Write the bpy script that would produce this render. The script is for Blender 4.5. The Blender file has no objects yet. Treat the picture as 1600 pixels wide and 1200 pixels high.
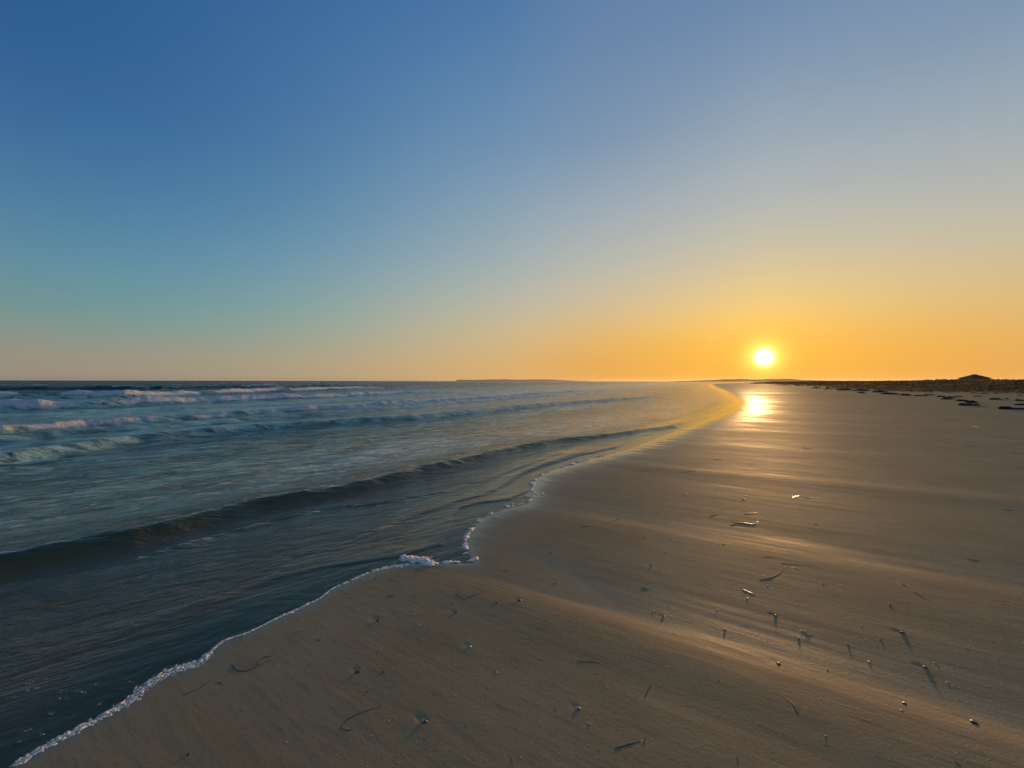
import bpy, bmesh, math, random
import numpy as np
from mathutils import Vector, Matrix

# ------------------------------------------------------------------ camera
sc = bpy.context.scene
col = sc.collection
R = math.radians
F = 625.0                 # focal length in pixels of a 1600 x 1200 frame
EYE = 1.62                # eye height above the still water
PITCH, ROLL = -0.41, 0.10
cam_d = bpy.data.cameras.new('camera')
cam = bpy.data.objects.new('camera', cam_d)
col.objects.link(cam)
sc.camera = cam
cam_d.sensor_width = 36
cam_d.lens = 36 * F / 1600
cam_d.clip_start = 0.05
cam_d.clip_end = 60000
cam.location = (0, 0, EYE)
cam.rotation_euler = (Matrix.Rotation(R(90 + PITCH), 3, 'X') @ Matrix.Rotation(R(ROLL), 3, 'Z')).to_euler()
CAMROT = cam.rotation_euler.to_matrix()

# ------------------------------------------------------------------ sky
SUN_AZ, SUN_EL = 32.2, 2.95
SUN = Vector((math.sin(R(SUN_AZ)) * math.cos(R(SUN_EL)), math.cos(R(SUN_AZ)) * math.cos(R(SUN_EL)), math.sin(R(SUN_EL))))
world = bpy.data.worlds.new('World')
sc.world = world
world.use_nodes = True


class G:
    """small node-graph helper"""
    def __init__(s, nt):
        s.nt = nt

    def n(s, t, **kw):
        x = s.nt.nodes.new(t)
        for k, v in kw.items():
            setattr(x, k, v)
        return x

    def put(s, inp, v):
        if hasattr(v, 'is_output') or hasattr(v, 'links'):
            s.nt.links.new(v, inp)
        elif v is not None:
            if inp.type == 'RGBA' and not hasattr(v, '__len__'):
                v = (v, v, v, 1)
            elif inp.type == 'RGBA' and len(v) == 3:
                v = (*v, 1)
            inp.default_value = v

    def m(s, op, a, b=None, c=None, clamp=False):
        x = s.n('ShaderNodeMath', operation=op, use_clamp=clamp)
        s.put(x.inputs[0], a)
        if b is not None: s.put(x.inputs[1], b)
        if c is not None: s.put(x.inputs[2], c)
        return x.outputs[0]

    def v(s, op, a, b=None, out=0):
        x = s.n('ShaderNodeVectorMath', operation=op)
        s.put(x.inputs[0], a)
        if b is not None:
            if op == 'SCALE': s.put(x.inputs['Scale'], b)
            else: s.put(x.inputs[1], b)
        return x.outputs[out]

    def ramp(s, fac, stops, mode='LINEAR'):
        x = s.n('ShaderNodeValToRGB')
        cr = x.color_ramp
        cr.interpolation = mode
        while len(cr.elements) < len(stops): cr.elements.new(0.5)
        for e, (p, c) in zip(cr.elements, sorted(stops, key=lambda q: q[0])):
            e.position = p
            e.color = (c, c, c, 1) if not hasattr(c, '__len__') else (*c, 1)
        s.put(x.inputs[0], fac)
        return x.outputs[0]

    def rng(s, val, a, b, c=0.0, d=1.0, mode='SMOOTHSTEP'):
        x = s.n('ShaderNodeMapRange', interpolation_type=mode)
        s.put(x.inputs[0], val)
        for i, q in enumerate((a, b, c, d)): s.put(x.inputs[1 + i], q)
        return x.outputs[0]

    def mix(s, f, a, b, blend='MIX'):
        x = s.n('ShaderNodeMix', data_type='RGBA', blend_type=blend)
        s.put(x.inputs[0], f); s.put(x.inputs[6], a); s.put(x.inputs[7], b)
        return x.outputs[2]

    def noise(s, vec, scale, detail=3, rough=0.5, dist=0.0, out=0):
        x = s.n('ShaderNodeTexNoise')
        s.put(x.inputs['Vector'], vec)
        x.inputs['Scale'].default_value = scale
        x.inputs['Detail'].default_value = detail
        x.inputs['Roughness'].default_value = rough
        x.inputs['Distortion'].default_value = dist
        return x.outputs[out]

    def comb(s, x_, y_, z_=0.0):
        x = s.n('ShaderNodeCombineXYZ')
        for i, q in enumerate((x_, y_, z_)): s.put(x.inputs[i], q)
        return x.outputs[0]

    def attr(s, name):
        return s.n('ShaderNodeAttribute', attribute_name=name).outputs['Fac']

    def bump(s, h, strength, dist, normal=None):
        x = s.n('ShaderNodeBump')
        s.put(x.inputs['Strength'], strength); x.inputs['Distance'].default_value = dist
        s.put(x.inputs['Height'], h)
        if normal is not None: s.put(x.inputs['Normal'], normal)
        return x.outputs[0]


def srgb(c):
    return tuple((x / 255 / 12.92) if x <= 10 else ((x / 255 + .055) / 1.055) ** 2.4 for x in c)


g = G(world.node_tree)
bg = world.node_tree.nodes['Background']
D = g.v('NORMALIZE', g.n('ShaderNodeTexCoord').outputs['Generated'])
sep = g.n('ShaderNodeSeparateXYZ')
g.put(sep.inputs[0], D)
elev = g.m('MULTIPLY', g.m('ARCSINE', sep.outputs[2]), 2 / math.pi)              # 0..1 from horizon to zenith
elev = g.m('POWER', g.m('MAXIMUM', elev, 0.0), 0.5)                               # denser stops near the horizon
hor = g.v('NORMALIZE', g.comb(sep.outputs[0], sep.outputs[1]))
sun_h = (math.sin(R(SUN_AZ)), math.cos(R(SUN_AZ)), 0)
daz = g.m('DIVIDE', g.m('ARCCOSINE', g.m('MULTIPLY', g.v('DOT_PRODUCT', hor, sun_h, out=1), 0.99999)), math.pi)
TOP = (34, 84, 140)
SKY = {  # degrees of azimuth from the sun: (degrees of elevation, colour, unseen behind the camera)
    0: [(0, (250, 160, 30)), (5, (250, 186, 62)), (9, (242, 202, 112)), (14.9, (205, 193, 160)), (21.9, (176, 184, 184)), (31.2, (140, 160, 180)), (39, (108, 137, 172)), (60, (68, 112, 160)), (90, TOP)],
    20: [(0, (222, 155, 62)), (3.1, (226, 168, 82)), (6.5, (220, 178, 108)), (10.9, (202, 186, 156)), (16.2, (182, 184, 176)), (23.7, (150, 166, 180)), (30.4, (124, 148, 175)), (60, (62, 108, 158)), (90, TOP)],
    34: [(0, (228, 172, 96)), (4, (216, 182, 126)), (8, (204, 187, 148)), (12, (184, 184, 168)), (17.4, (160, 176, 178)), (25.3, (132, 160, 180)), (35.5, (96, 138, 177)), (45, (72, 116, 165)), (90, TOP)],
    58: [(0, (184, 160, 124)), (2.5, (174, 162, 136)), (5.5, (154, 164, 150)), (8.9, (134, 164, 160)), (14.8, (108, 153, 173)), (21.7, (86, 136, 170)), (31, (69, 118, 165)), (45, (54, 101, 152)), (90, TOP)],
    84: [(0, (152, 140, 124)), (2, (148, 142, 126)), (4, (126, 144, 134)), (6.5, (96, 146, 145)), (10.9, (74, 136, 160)), (16.2, (60, 118, 160)), (23.7, (36, 90, 146)), (32, (28, 78, 135)), (90, TOP)],
    120: [(0, (160, 142, 128)), (2, (162, 144, 130)), (5, (158, 146, 138)), (9, (140, 142, 144)), (14, (116, 134, 150)), (20, (90, 120, 152)), (28, (64, 104, 150)), (40, (46, 92, 146)), (90, TOP)],  # from here round, unseen sky warmed and brightened to warm the ground's light
    180: [(0, (166, 140, 128)), (2, (172, 144, 132)), (5, (176, 150, 140)), (9, (164, 150, 148)), (14, (138, 142, 152)), (20, (108, 128, 154)), (28, (76, 110, 152)), (40, (50, 96, 148)), (90, TOP)],
}
total = None
for az, stops in SKY.items():
    c = g.ramp(elev, [(math.sqrt(e / 90), srgb(q)) for e, q in stops], 'B_SPLINE')
    w = g.ramp(daz, [(a / 180, 1.0 if a == az else 0.0) for a in SKY], 'B_SPLINE')
    c = g.v('MULTIPLY', c, w)
    total = c if total is None else g.v('ADD', total, c)
# physical forward scatter round the sun
sky = g.n('ShaderNodeTexSky', sky_type='NISHITA', sun_disc=False)
sky.sun_elevation = R(SUN_EL); sky.sun_rotation = R(SUN_AZ)
sky.air_density = 1; sky.dust_density = 3; sky.ozone_density = 1
total = g.v('ADD', total, g.v('SCALE', sky.outputs[0], 0.0025))
gam = g.m('MULTIPLY', g.m('ARCCOSINE', g.m('MINIMUM', g.v('DOT_PRODUCT', D, SUN, out=1), 0.9999999)), 180 / math.pi)
disc = g.m('EXPONENT', g.m('MULTIPLY', g.m('POWER', g.m('DIVIDE', gam, 0.64), 2.0), -1.0))                      # the sun itself, burnt out
halo = g.m('EXPONENT', g.m('MULTIPLY', g.m('POWER', g.m('DIVIDE', gam, 1.85), 2.0), -1.0))
aur = g.m('EXPONENT', g.m('DIVIDE', gam, -4.5))
total = g.v('ADD', total, g.v('SCALE', (7.0, 6.2, 5.2), disc))
total = g.v('ADD', total, g.v('SCALE', (0.50, 0.62, 0.14), halo))
total = g.v('ADD', total, g.v('SCALE', (0.13, 0.09, 0.0), aur))
g.put(bg.inputs[0], total)
bg.inputs[1].default_value = 1.0

sun_d = bpy.data.lights.new('sun', 'SUN')
sun_d.energy = 2.8
sun_d.angle = R(1.4)
sun_d.color = (1.0, 0.54, 0.19)
sun_o = bpy.data.objects.new('sun', sun_d)
col.objects.link(sun_o)
sun_o.rotation_euler = SUN.to_track_quat('Z', 'Y').to_euler()

sc.view_settings.view_transform = 'Standard'
sc.view_settings.look = 'None'
sc.view_settings.exposure = 0.0
sc.view_settings.gamma = 1.0
sc.render.engine = 'CYCLES'
sc.cycles.max_bounces = 6
sc.cycles.diffuse_bounces = 2
sc.cycles.glossy_bounces = 3
sc.cycles.transmission_bounces = 4
sc.cycles.transparent_max_bounces = 8
sc.cycles.volume_bounces = 0
sc.cycles.sample_clamp_indirect = 4
sc.cycles.use_denoising = True

# ------------------------------------------------------------------ the lie of the land
AZ = R(32.2)              # the shore runs away from the camera along this bearing
SD = np.array([math.sin(AZ), math.cos(AZ)])
TD = np.array([-math.cos(AZ), math.sin(AZ)])   # offshore


def hash2(ix, iy, seed):
    h = (ix.astype(np.int64) * 374761393 + iy.astype(np.int64) * 668265263 + seed * 1442695041) & 0xFFFFFFFF
    h = ((h ^ (h >> 13)) * 1274126177) & 0xFFFFFFFF
    h = h ^ (h >> 16)
    return (h & 0xFFFFFF) / float(0xFFFFFF)


def vn(x, y, seed=0):
    x = np.asarray(x, float); y = np.asarray(y, float)
    ix = np.floor(x); iy = np.floor(y)
    fx = x - ix; fy = y - iy
    fx = fx * fx * (3 - 2 * fx); fy = fy * fy * (3 - 2 * fy)
    a = hash2(ix, iy, seed); b = hash2(ix + 1, iy, seed); c = hash2(ix, iy + 1, seed); d = hash2(ix + 1, iy + 1, seed)
    return (a + (b - a) * fx) * (1 - fy) + (c + (d - c) * fx) * fy


def fbm(x, y, seed=0, o=4, gain=0.5):
    r = 0; a = 1; t = 0
    for k in range(o):
        r = r + a * vn(np.asarray(x) * 2 ** k, np.asarray(y) * 2 ** k, seed + k * 17)
        t += a; a *= gain
    return r / t * 2 - 1


def ss(a, b, x):
    q = np.clip((x - a) / (b - a), 0, 1)
    return q * q * (3 - 2 * q)


def ray(u, v):
    d = CAMROT @ Vector(((u - 800) / F, (600 - v) / F, -1))
    return d


def on_plane(u, v, z=0.0):
    d = ray(u, v)
    k = (z - EYE) / d.z
    return np.array([d.x * k, d.y * k])


def st(p):
    p = np.asarray(p)
    return p @ SD, p @ TD


def xy(s, t):
    return SD * s + TD * t


def trace(pts, z=0.0):
    q = np.array([st(on_plane(u, v, z)) for u, v in pts])
    return q[np.argsort(q[:, 0])]


# the edge of the water on the sand
EDGE = [(22, 1198), (70, 1168), (135, 1133), (170, 1115), (205, 1095), (218, 1080), (250, 1058), (280, 1045), (310, 1036), (330, 1018),
        (350, 1002), (390, 988), (430, 968), (470, 950), (500, 935), (520, 920), (545, 909), (580, 894), (610, 886), (640, 882),
        (740, 881), (731, 858), (730, 842), (740, 826), (752, 813), (765, 804), (790, 796), (825, 789), (832, 772), (834, 756), (842, 746), (858, 737),
        (885, 729), (930, 716), (985, 702), (1030, 684), (1075, 668), (1110, 655), (1140, 644), (1150, 634), (1152, 626), (1142, 618), (1128, 610), (1115, 605)]
e = trace(EDGE)
e = np.vstack([[-400, 2.2], [-30, 2.4], [-6, 2.5], e, [e[-1, 0] + 150, e[-1, 1] + 16], [2500, 60], [12000, 100]])


def edge_t(s):
    return np.interp(s, e[:, 0], e[:, 1])


# low cross-shore swales on the beach, far flank steeper
SWALE = [(2.72, .0165, .55), (4.62, .009, .6), (8.1, .010, .8), (11.6, .005, .9), (15.5, .007, 1.1), (19.0, .005, 1.0), (24.0, .008, 1.6),
         (38.0, .010, 2.2), (49.0, .012, 2.6), (62.0, .05, 7.0), (84.0, .03, 6.0), (104.0, .03, 7.0), (140.0, .04, 10.0), (190.0, .05, 13.0)]
SCOURS = []   # hollows washed out round pebbles: (x, y, r, depth)


def bed(s, t, fine=True):
    s = np.asarray(s, float); t = np.asarray(t, float)
    u = t - edge_t(s)
    b = np.maximum(-u, 0); w = np.maximum(u, 0)
    z = 0.011 * b + 0.00035 * np.minimum(b, 40) ** 2
    z = z + np.where(u > 0, -0.016 * w - 0.0012 * np.minimum(w, 20) ** 2 - 0.02 * np.maximum(w - 20, 0), 0)
    z = np.maximum(z, -6)
    on = ss(0.0, 1.2, b)
    off = ss(26, 18, b)
    sw = 0
    warp = s + 0.12 * fbm(t * 0.35, s * .1, 5, 2) * np.clip(s * .2, .4, 6) - 0.02 * (2.5 - t)
    for c, a, wd in SWALE:
        x = (warp - c) / wd
        prof = np.where(x > 0, np.exp(-(x / 1.0) ** 2), np.exp(-(x / 0.22) ** 2))
        crest = np.exp(-((x + 0.62) / 0.38) ** 2)
        sw = sw + a * (-prof + 0.45 * crest)
    z = z + sw * on * off * (0.75 + 0.5 * fbm(t * .3, s * .2, 9, 2))
    if fine:
        z = z + on * ((0.003 * fbm(s * 1.3, t * 0.25, 31, 3) + 0.0013 * fbm(s * 6, t * 0.9, 33, 4, .6)) * np.clip(1 + np.abs(s) / 40, 1, 4) + 0.007 * fbm(s * .5, t * .09, 35, 3) * np.clip((s - 6) / 16, 0, 3) * ss(20, 10, b))
    # sand never dips under the still water above the edge
    z = np.where(u < 0, np.maximum(z, 0.0015 + 0.0016 * np.minimum(b, 6)), z)
    # dunes behind the beach
    dn = ss(19, 44, b + 6 * fbm(s * .03, t * .03, 41, 3))
    hgt = 0.42 + 0.42 * fbm(s * 0.02, t * 0.05, 43, 4) + 0.36 * fbm(s * .09, t * .12, 44, 3)
    hgt = hgt * (1 + .25 * ss(250, 90, s)) - 0.15 * ss(150, 700, s)
    z = z + dn * np.maximum(hgt, 0.15) * off_far(b)
    for (cx, cy, r, dpt, ex, ey) in SCOURS if fine else ():
        ps, pt = st((cx, cy))
        ds, dt = s - ps, t - pt
        near = (np.abs(ds) < 5 * r * ex) & (np.abs(dt) < 6 * r * ey)
        if near.any():
            z = z - np.where(near, dpt * np.exp(-((ds / (r * ex)) ** 2 + ((dt - .7 * r * ey) / (r * ey)) ** 2)) - .55 * dpt * np.exp(-(((ds) / (r * ex * 2.4)) ** 2 + ((dt - .3 * r * ey) / (r * ey * 1.7)) ** 2)), 0)
    return z


def off_far(b):
    return 1 - 0.35 * ss(120, 600, b)


def ground(u, v):
    """where the line of sight through a pixel of the photograph meets the sand"""
    d = ray(u, v)
    k = 0.5 * 1.01 ** np.arange(880)
    for _ in range(3):
        s, t = st(np.stack([d.x * k, d.y * k], 1))
        below = EYE + d.z * k < bed(s, t, False)
        i = int(np.argmax(below)) if below.any() else len(k) - 1
        k = np.linspace(k[max(i - 1, 0)], k[i], 25)
    k = float(k[-1] + k[0]) / 2
    return d.x * k, d.y * k, k


def bz(x, y):
    s, t = st((x, y))
    return float(bed(s, t))


def bzs(P):
    """sand heights under many points at once"""
    s, t = st(np.asarray(P, float))
    return bed(s, t)


# ------------------------------------------------------------------ mesh helpers
def mesh_obj(name, verts, faces, mat=None, parent=None, smooth=False, attrs=None, loc=None):
    me = bpy.data.meshes.new(name)
    if isinstance(verts, np.ndarray) and isinstance(faces, np.ndarray):
        n = faces.shape[1]
        me.vertices.add(len(verts)); me.vertices.foreach_set('co', verts.astype(np.float32).ravel())
        me.loops.add(faces.size); me.loops.foreach_set('vertex_index', faces.astype(np.int32).ravel())
        me.polygons.add(len(faces)); me.polygons.foreach_set('loop_start', np.arange(0, faces.size, n, dtype=np.int32))
        me.update(calc_edges=True)
    else:
        me.from_pydata([tuple(map(float, q)) for q in verts], [], [tuple(map(int, f)) for f in faces])
    if smooth:
        me.polygons.foreach_set('use_smooth', np.ones(len(me.polygons), bool))
    for k, a in (attrs or {}).items():
        at = me.attributes.new(k, 'FLOAT', 'POINT')
        at.data.foreach_set('value', np.asarray(a, np.float32).ravel())
    o = bpy.data.objects.new(name, me)
    if mat: me.materials.append(mat)
    col.objects.link(o)
    if parent: o.parent = parent
    if loc is not None: o.location = loc
    return o


def tag(o, label=None, cat=None, group=None, kind=None):
    for k, q in (('label', label), ('category', cat), ('group', group), ('kind', kind)):
        if q: o[k] = q
    return o


def polar(rs, ths):
    """rings round the origin"""
    rr, tt = np.meshgrid(rs, ths, indexing='ij')
    x = rr * np.sin(tt); y = rr * np.cos(tt)
    n, m = rr.shape
    i = np.arange(n * m).reshape(n, m)
    f = np.stack([i[:-1, :-1], i[1:, :-1], i[1:, 1:], i[:-1, 1:]], -1).reshape(-1, 4)[:, ::-1]
    return x.ravel(), y.ravel(), f


def steps(*seg):
    out = [seg[0][0]]
    for a, b, q in seg:
        r = out[-1]
        while r < b:
            r *= 1 + q
            out.append(r)
    return np.array(out)


def mat(name):
    mt = bpy.data.materials.new(name)
    mt.use_nodes = True
    nt = mt.node_tree
    for n in list(nt.nodes): nt.nodes.remove(n)
    gg = G(nt)
    out = gg.n('ShaderNodeOutputMaterial')
    return mt, gg, out


def shore_coords(gg):
    P = gg.n('ShaderNodeNewGeometry').outputs['Position']
    s = gg.v('DOT_PRODUCT', P, (*SD, 0), out=1)
    t = gg.v('DOT_PRODUCT', P, (*TD, 0), out=1)
    return P, s, t


# ------------------------------------------------------------------ materials
def sand_material():
    mt, g, out = mat('sand')
    P, s, t = shore_coords(g)
    wet = g.attr('wet')
    veg = g.attr('veg')
    streak = g.noise(g.comb(g.m('MULTIPLY', s, 9.0), g.m('MULTIPLY', t, 0.7)), 1.0, 4, 0.6)
    streak2 = g.noise(g.comb(g.m('MULTIPLY', s, 34.0), g.m('MULTIPLY', t, 3.0)), 1.0, 3, 0.6)
    grain = g.noise(P, 420.0, 2, 0.7)
    blot = g.noise(P, 0.9, 4, 0.55)
    pit = g.noise(P, 60.0, 3, 0.6)
    w2 = g.m('ADD', wet, g.m('MULTIPLY', g.m('SUBTRACT', streak, 0.5), 0.7), clamp=True)
    dry = g.mix(g.rng(blot, .3, .7), (0.46, 0.292, 0.130), (0.52, 0.335, 0.155))
    dry = g.mix(g.m('MULTIPLY', g.rng(grain, .45, .75), .35), dry, (0.20, 0.135, 0.08))
    wetc = g.mix(g.rng(blot, .3, .7), (0.31, 0.19, 0.078), (0.36, 0.225, 0.095))
    c = g.mix(w2, dry, wetc)
    c = g.mix(g.m('MULTIPLY', g.rng(streak2, .48, .72), .34), c, (0.17, 0.12, 0.075))
    c = g.mix(veg, c, (0.085, 0.058, 0.03))
    rough = g.ramp(w2, [(0, .85), (.45, .74), (.8, .36), (.92, .07), (1, .03)])
    rough = g.m('ADD', rough, g.m('MULTIPLY', g.m('SUBTRACT', streak2, .5), .10))
    h = g.m('ADD', g.m('MULTIPLY', streak2, 0.55), g.m('MULTIPLY', g.m('ADD', pit, g.m('MULTIPLY', grain, .55)), 0.8))
    bs = g.ramp(w2, [(0, 1.0), (.4, .75), (.75, .25), (1, .012)])
    nrm = g.bump(h, bs, 0.004)
    p = g.n('ShaderNodeBsdfPrincipled')
    g.put(p.inputs['Base Color'], c); g.put(p.inputs['Roughness'], rough); g.put(p.inputs['Normal'], nrm)
    g.put(p.inputs['Specular IOR Level'], g.m('MULTIPLY', g.rng(w2, 0.1, 1, 0.03, 0.6), g.m('SUBTRACT', 1.0, g.attr('under'))))
    g.nt.links.new(p.outputs[0], out.inputs[0])
    return mt


def water_material():
    mt, g, out = mat('sea_water')
    P, s, t = shore_coords(g)
    depth = g.attr('depth'); foam = g.attr('foam'); rip = g.attr('ripple')
    wd = math.radians(-26)      # wind ripples lie a little askew to the shore
    ws = g.m('ADD', g.m('MULTIPLY', s, math.cos(wd)), g.m('MULTIPLY', t, math.sin(wd)))
    wt = g.m('SUBTRACT', g.m('MULTIPLY', t, math.cos(wd)), g.m('MULTIPLY', s, math.sin(wd)))
    r0 = g.noise(g.comb(g.m('MULTIPLY', ws, 6.0), g.m('MULTIPLY', wt, 17.0), 0.3), 1.0, 4, 0.6, 0.5)
    r1 = g.noise(g.comb(g.m('MULTIPLY', ws, 1.3), g.m('MULTIPLY', wt, 3.8), 0.3), 1.0, 5, 0.62, 0.6)
    r2 = g.noise(g.comb(g.m('MULTIPLY', s, 0.35), g.m('MULTIPLY', t, 1.1), 4.0), 1.0, 4, 0.6, 0.3)
    h = g.m('ADD', g.m('ADD', g.m('MULTIPLY', r0, 0.03), g.m('MULTIPLY', r1, 0.14)), g.m('MULTIPLY', r2, 0.22))
    nrm = g.bump(h, rip, 1.0)
    # farther out the chop is finer than the mesh: slopes, steeper on the shoreward face
    chop = g.attr('chop')
    c1 = g.noise(g.comb(g.m('MULTIPLY', ws, 1.0), g.m('MULTIPLY', wt, 3.6), 7.0), 1.0, 7, 0.68, 0.4, out=1)
    sl = g.n('ShaderNodeSeparateXYZ'); g.put(sl.inputs[0], c1)
    st_ = g.m('MULTIPLY', g.m('SUBTRACT', g.m('MULTIPLY', sl.outputs[0], 1.5), g.m('ADD', 0.75, g.m('MULTIPLY', chop, 0.33))), chop)
    ss_ = g.m('MULTIPLY', g.m('SUBTRACT', sl.outputs[1], 0.5), chop)
    nrm = g.v('NORMALIZE', g.v('ADD', nrm, g.v('ADD', g.v('SCALE', (*TD, 0), st_), g.v('SCALE', (*SD, 0), ss_))))
    # body: clear in the shallows, turning to sandy green
    body = g.ramp(g.rng(depth, 0.0, 2.2, 0, 1, 'LINEAR'), [(0.0, (0.24, 0.150, 0.062)), (0.03, (0.20, 0.140, 0.060)), (0.09, (0.10, 0.115, 0.052)), (0.2, (0.060, 0.105, 0.055)), (0.4, (0.045, 0.105, 0.066)), (0.75, (0.004, 0.026, 0.021)), (1.0, (0.003, 0.022, 0.020))])
    milk = g.attr('milk')          # air and sand stirred up behind the wave
    mk = g.noise(g.comb(g.m('MULTIPLY', ws, 1.1), g.m('MULTIPLY', wt, 2.4), 11.0), 1.0, 8, 0.70, 1.2)
    mk = g.m('MULTIPLY', g.rng(mk, 0.35, 0.60), milk, clamp=True)
    body = g.mix(mk, body, (0.66, 0.88, 0.66))
    silt = g.rng(depth, 0.0, 0.014, 0.0, 0.62)       # the swash carries stirred-up sand
    op = g.m('MAXIMUM', g.m('MAXIMUM', silt, g.m('SUBTRACT', 1.0, g.m('EXPONENT', g.m('MULTIPLY', depth, -3.5)))), mk)
    dif = g.n('ShaderNodeBsdfDiffuse')
    g.put(dif.inputs[0], body); g.put(dif.inputs['Normal'], nrm)
    tr = g.n('ShaderNodeBsdfTransparent')
    g.put(tr.inputs[0], g.mix(g.rng(depth, 0, .12), (0.98, 0.93, 0.82), (0.92, 0.76, 0.44)))
    m1 = g.n('ShaderNodeMixShader')
    g.put(m1.inputs[0], op); g.nt.links.new(tr.outputs[0], m1.inputs[1]); g.nt.links.new(dif.outputs[0], m1.inputs[2])
    gl = g.n('ShaderNodeBsdfGlossy')
    g.put(gl.inputs['Color'], (1, 1, 1, 1))
    g.put(gl.inputs['Roughness'], g.rng(chop, 0, .6, 0.03, 0.14, 'LINEAR')); g.put(gl.inputs['Normal'], nrm)
    fr = g.n('ShaderNodeFresnel'); fr.inputs[0].default_value = 1.29; g.put(fr.inputs['Normal'], nrm)
    m2 = g.n('ShaderNodeMixShader')
    g.put(m2.inputs[0], fr.outputs[0]); g.nt.links.new(m1.outputs[0], m2.inputs[1]); g.nt.links.new(gl.outputs[0], m2.inputs[2])
    # foam
    fn = g.noise(g.comb(g.m('MULTIPLY', s, 1.6), g.m('MULTIPLY', t, 3.4), 2.0), 1.0, 6, 0.68, 0.8)
    fm = g.m('MULTIPLY', g.rng(g.m('ADD', fn, g.m('MULTIPLY', g.m('SUBTRACT', foam, 0.5), 1.0)), 0.46, 0.80), g.rng(foam, 0.0, 0.15))
    fd = g.n('ShaderNodeBsdfDiffuse'); g.put(fd.inputs[0], (0.95, 0.92, 0.86, 1))
    fb = g.bump(g.noise(P, 5.0, 5, .7), 1.0, .35); g.put(fd.inputs['Normal'], fb)
    m3 = g.n('ShaderNodeMixShader')
    g.put(m3.inputs[0], fm); g.nt.links.new(m2.outputs[0], m3.inputs[1]); g.nt.links.new(fd.outputs[0], m3.inputs[2])
    g.nt.links.new(m3.outputs[0], out.inputs[0])
    return mt


def plain(name, c, rough=.6, var=.35, scale=20, bump=.3, spec=.4, bdist=.01):
    mt, g, out = mat(name)
    P = g.n('ShaderNodeTexCoord').outputs['Object']
    n = g.noise(P, scale, 4, .6)
    cc = g.mix(g.rng(n, .3, .7), tuple(x * (1 - var) for x in c), tuple(min(1, x * (1 + var)) for x in c))
    p = g.n('ShaderNodeBsdfPrincipled')
    g.put(p.inputs['Base Color'], cc); p.inputs['Roughness'].default_value = rough
    p.inputs['Specular IOR Level'].default_value = spec
    if bump: g.put(p.inputs['Normal'], g.bump(n, bump, bdist))
    g.nt.links.new(p.outputs[0], out.inputs[0])
    return mt


M_SAND = sand_material()
M_WATER = water_material()
M_FOAM = plain('foam', (0.80, 0.75, 0.66), .45, .08, 60, .3, .5)


def thin_foam(name, cover):
    mt, g, out = mat(name)
    P = g.n('ShaderNodeNewGeometry').outputs['Position']
    d = g.n('ShaderNodeBsdfDiffuse'); g.put(d.inputs[0], (0.78, 0.74, 0.66, 1))
    tr = g.n('ShaderNodeBsdfTransparent'); m = g.n('ShaderNodeMixShader')
    g.put(m.inputs[0], g.rng(g.noise(P, 130, 4, .7), .62 - .5 * cover, .95 - .5 * cover))
    g.nt.links.new(tr.outputs[0], m.inputs[1]); g.nt.links.new(d.outputs[0], m.inputs[2]); g.nt.links.new(m.outputs[0], out.inputs[0])
    return mt


M_FILM = thin_foam('foam_film', .62)
M_FLECK = thin_foam('foam_fleck', .35)
M_WEED = plain('seaweed', (0.035, 0.024, 0.014), .35, .4, 60, .3, .5, .002)
M_WEED_PALE = plain('pale_seaweed', (0.11, 0.078, 0.045), .65, .3, 60, .3, .5, .002)
M_WRACK = plain('wrack', (0.022, 0.014, 0.010), .75, .4, 6, .8, .2, .05)
M_STONE = plain('dark_stone', (0.045, 0.04, 0.036), .35, .4, 70, .3, .5, .002)
M_SHELL = plain('shell', (0.46, 0.40, 0.32), .4, .2, 90, .3, .5, .002)
M_SCRUB, g_, o_ = mat('scrub')
d_ = g_.n('ShaderNodeBsdfDiffuse'); t_ = g_.n('ShaderNodeBsdfTranslucent'); m_ = g_.n('ShaderNodeMixShader')
c_ = g_.mix(g_.noise(g_.n('ShaderNodeNewGeometry').outputs['Position'], .35, 4), (0.20, 0.13, 0.06), (0.11, 0.085, 0.045))
g_.put(d_.inputs[0], c_); g_.put(t_.inputs[0], c_); g_.put(m_.inputs[0], 0.45)
g_.nt.links.new(d_.outputs[0], m_.inputs[1]); g_.nt.links.new(t_.outputs[0], m_.inputs[2]); g_.nt.links.new(m_.outputs[0], o_.inputs[0])
M_HILL = plain('headland', (0.06, 0.06, 0.045), 1.0, .3, .01, 0, 0)
M_WALL = plain('hut_wall', (0.30, 0.27, 0.21), .8, .1, 3, .1, .2)
M_ROOF = plain('hut_roof', (0.06, 0.05, 0.04), .85, .2, 4, .2, .2)

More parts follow.
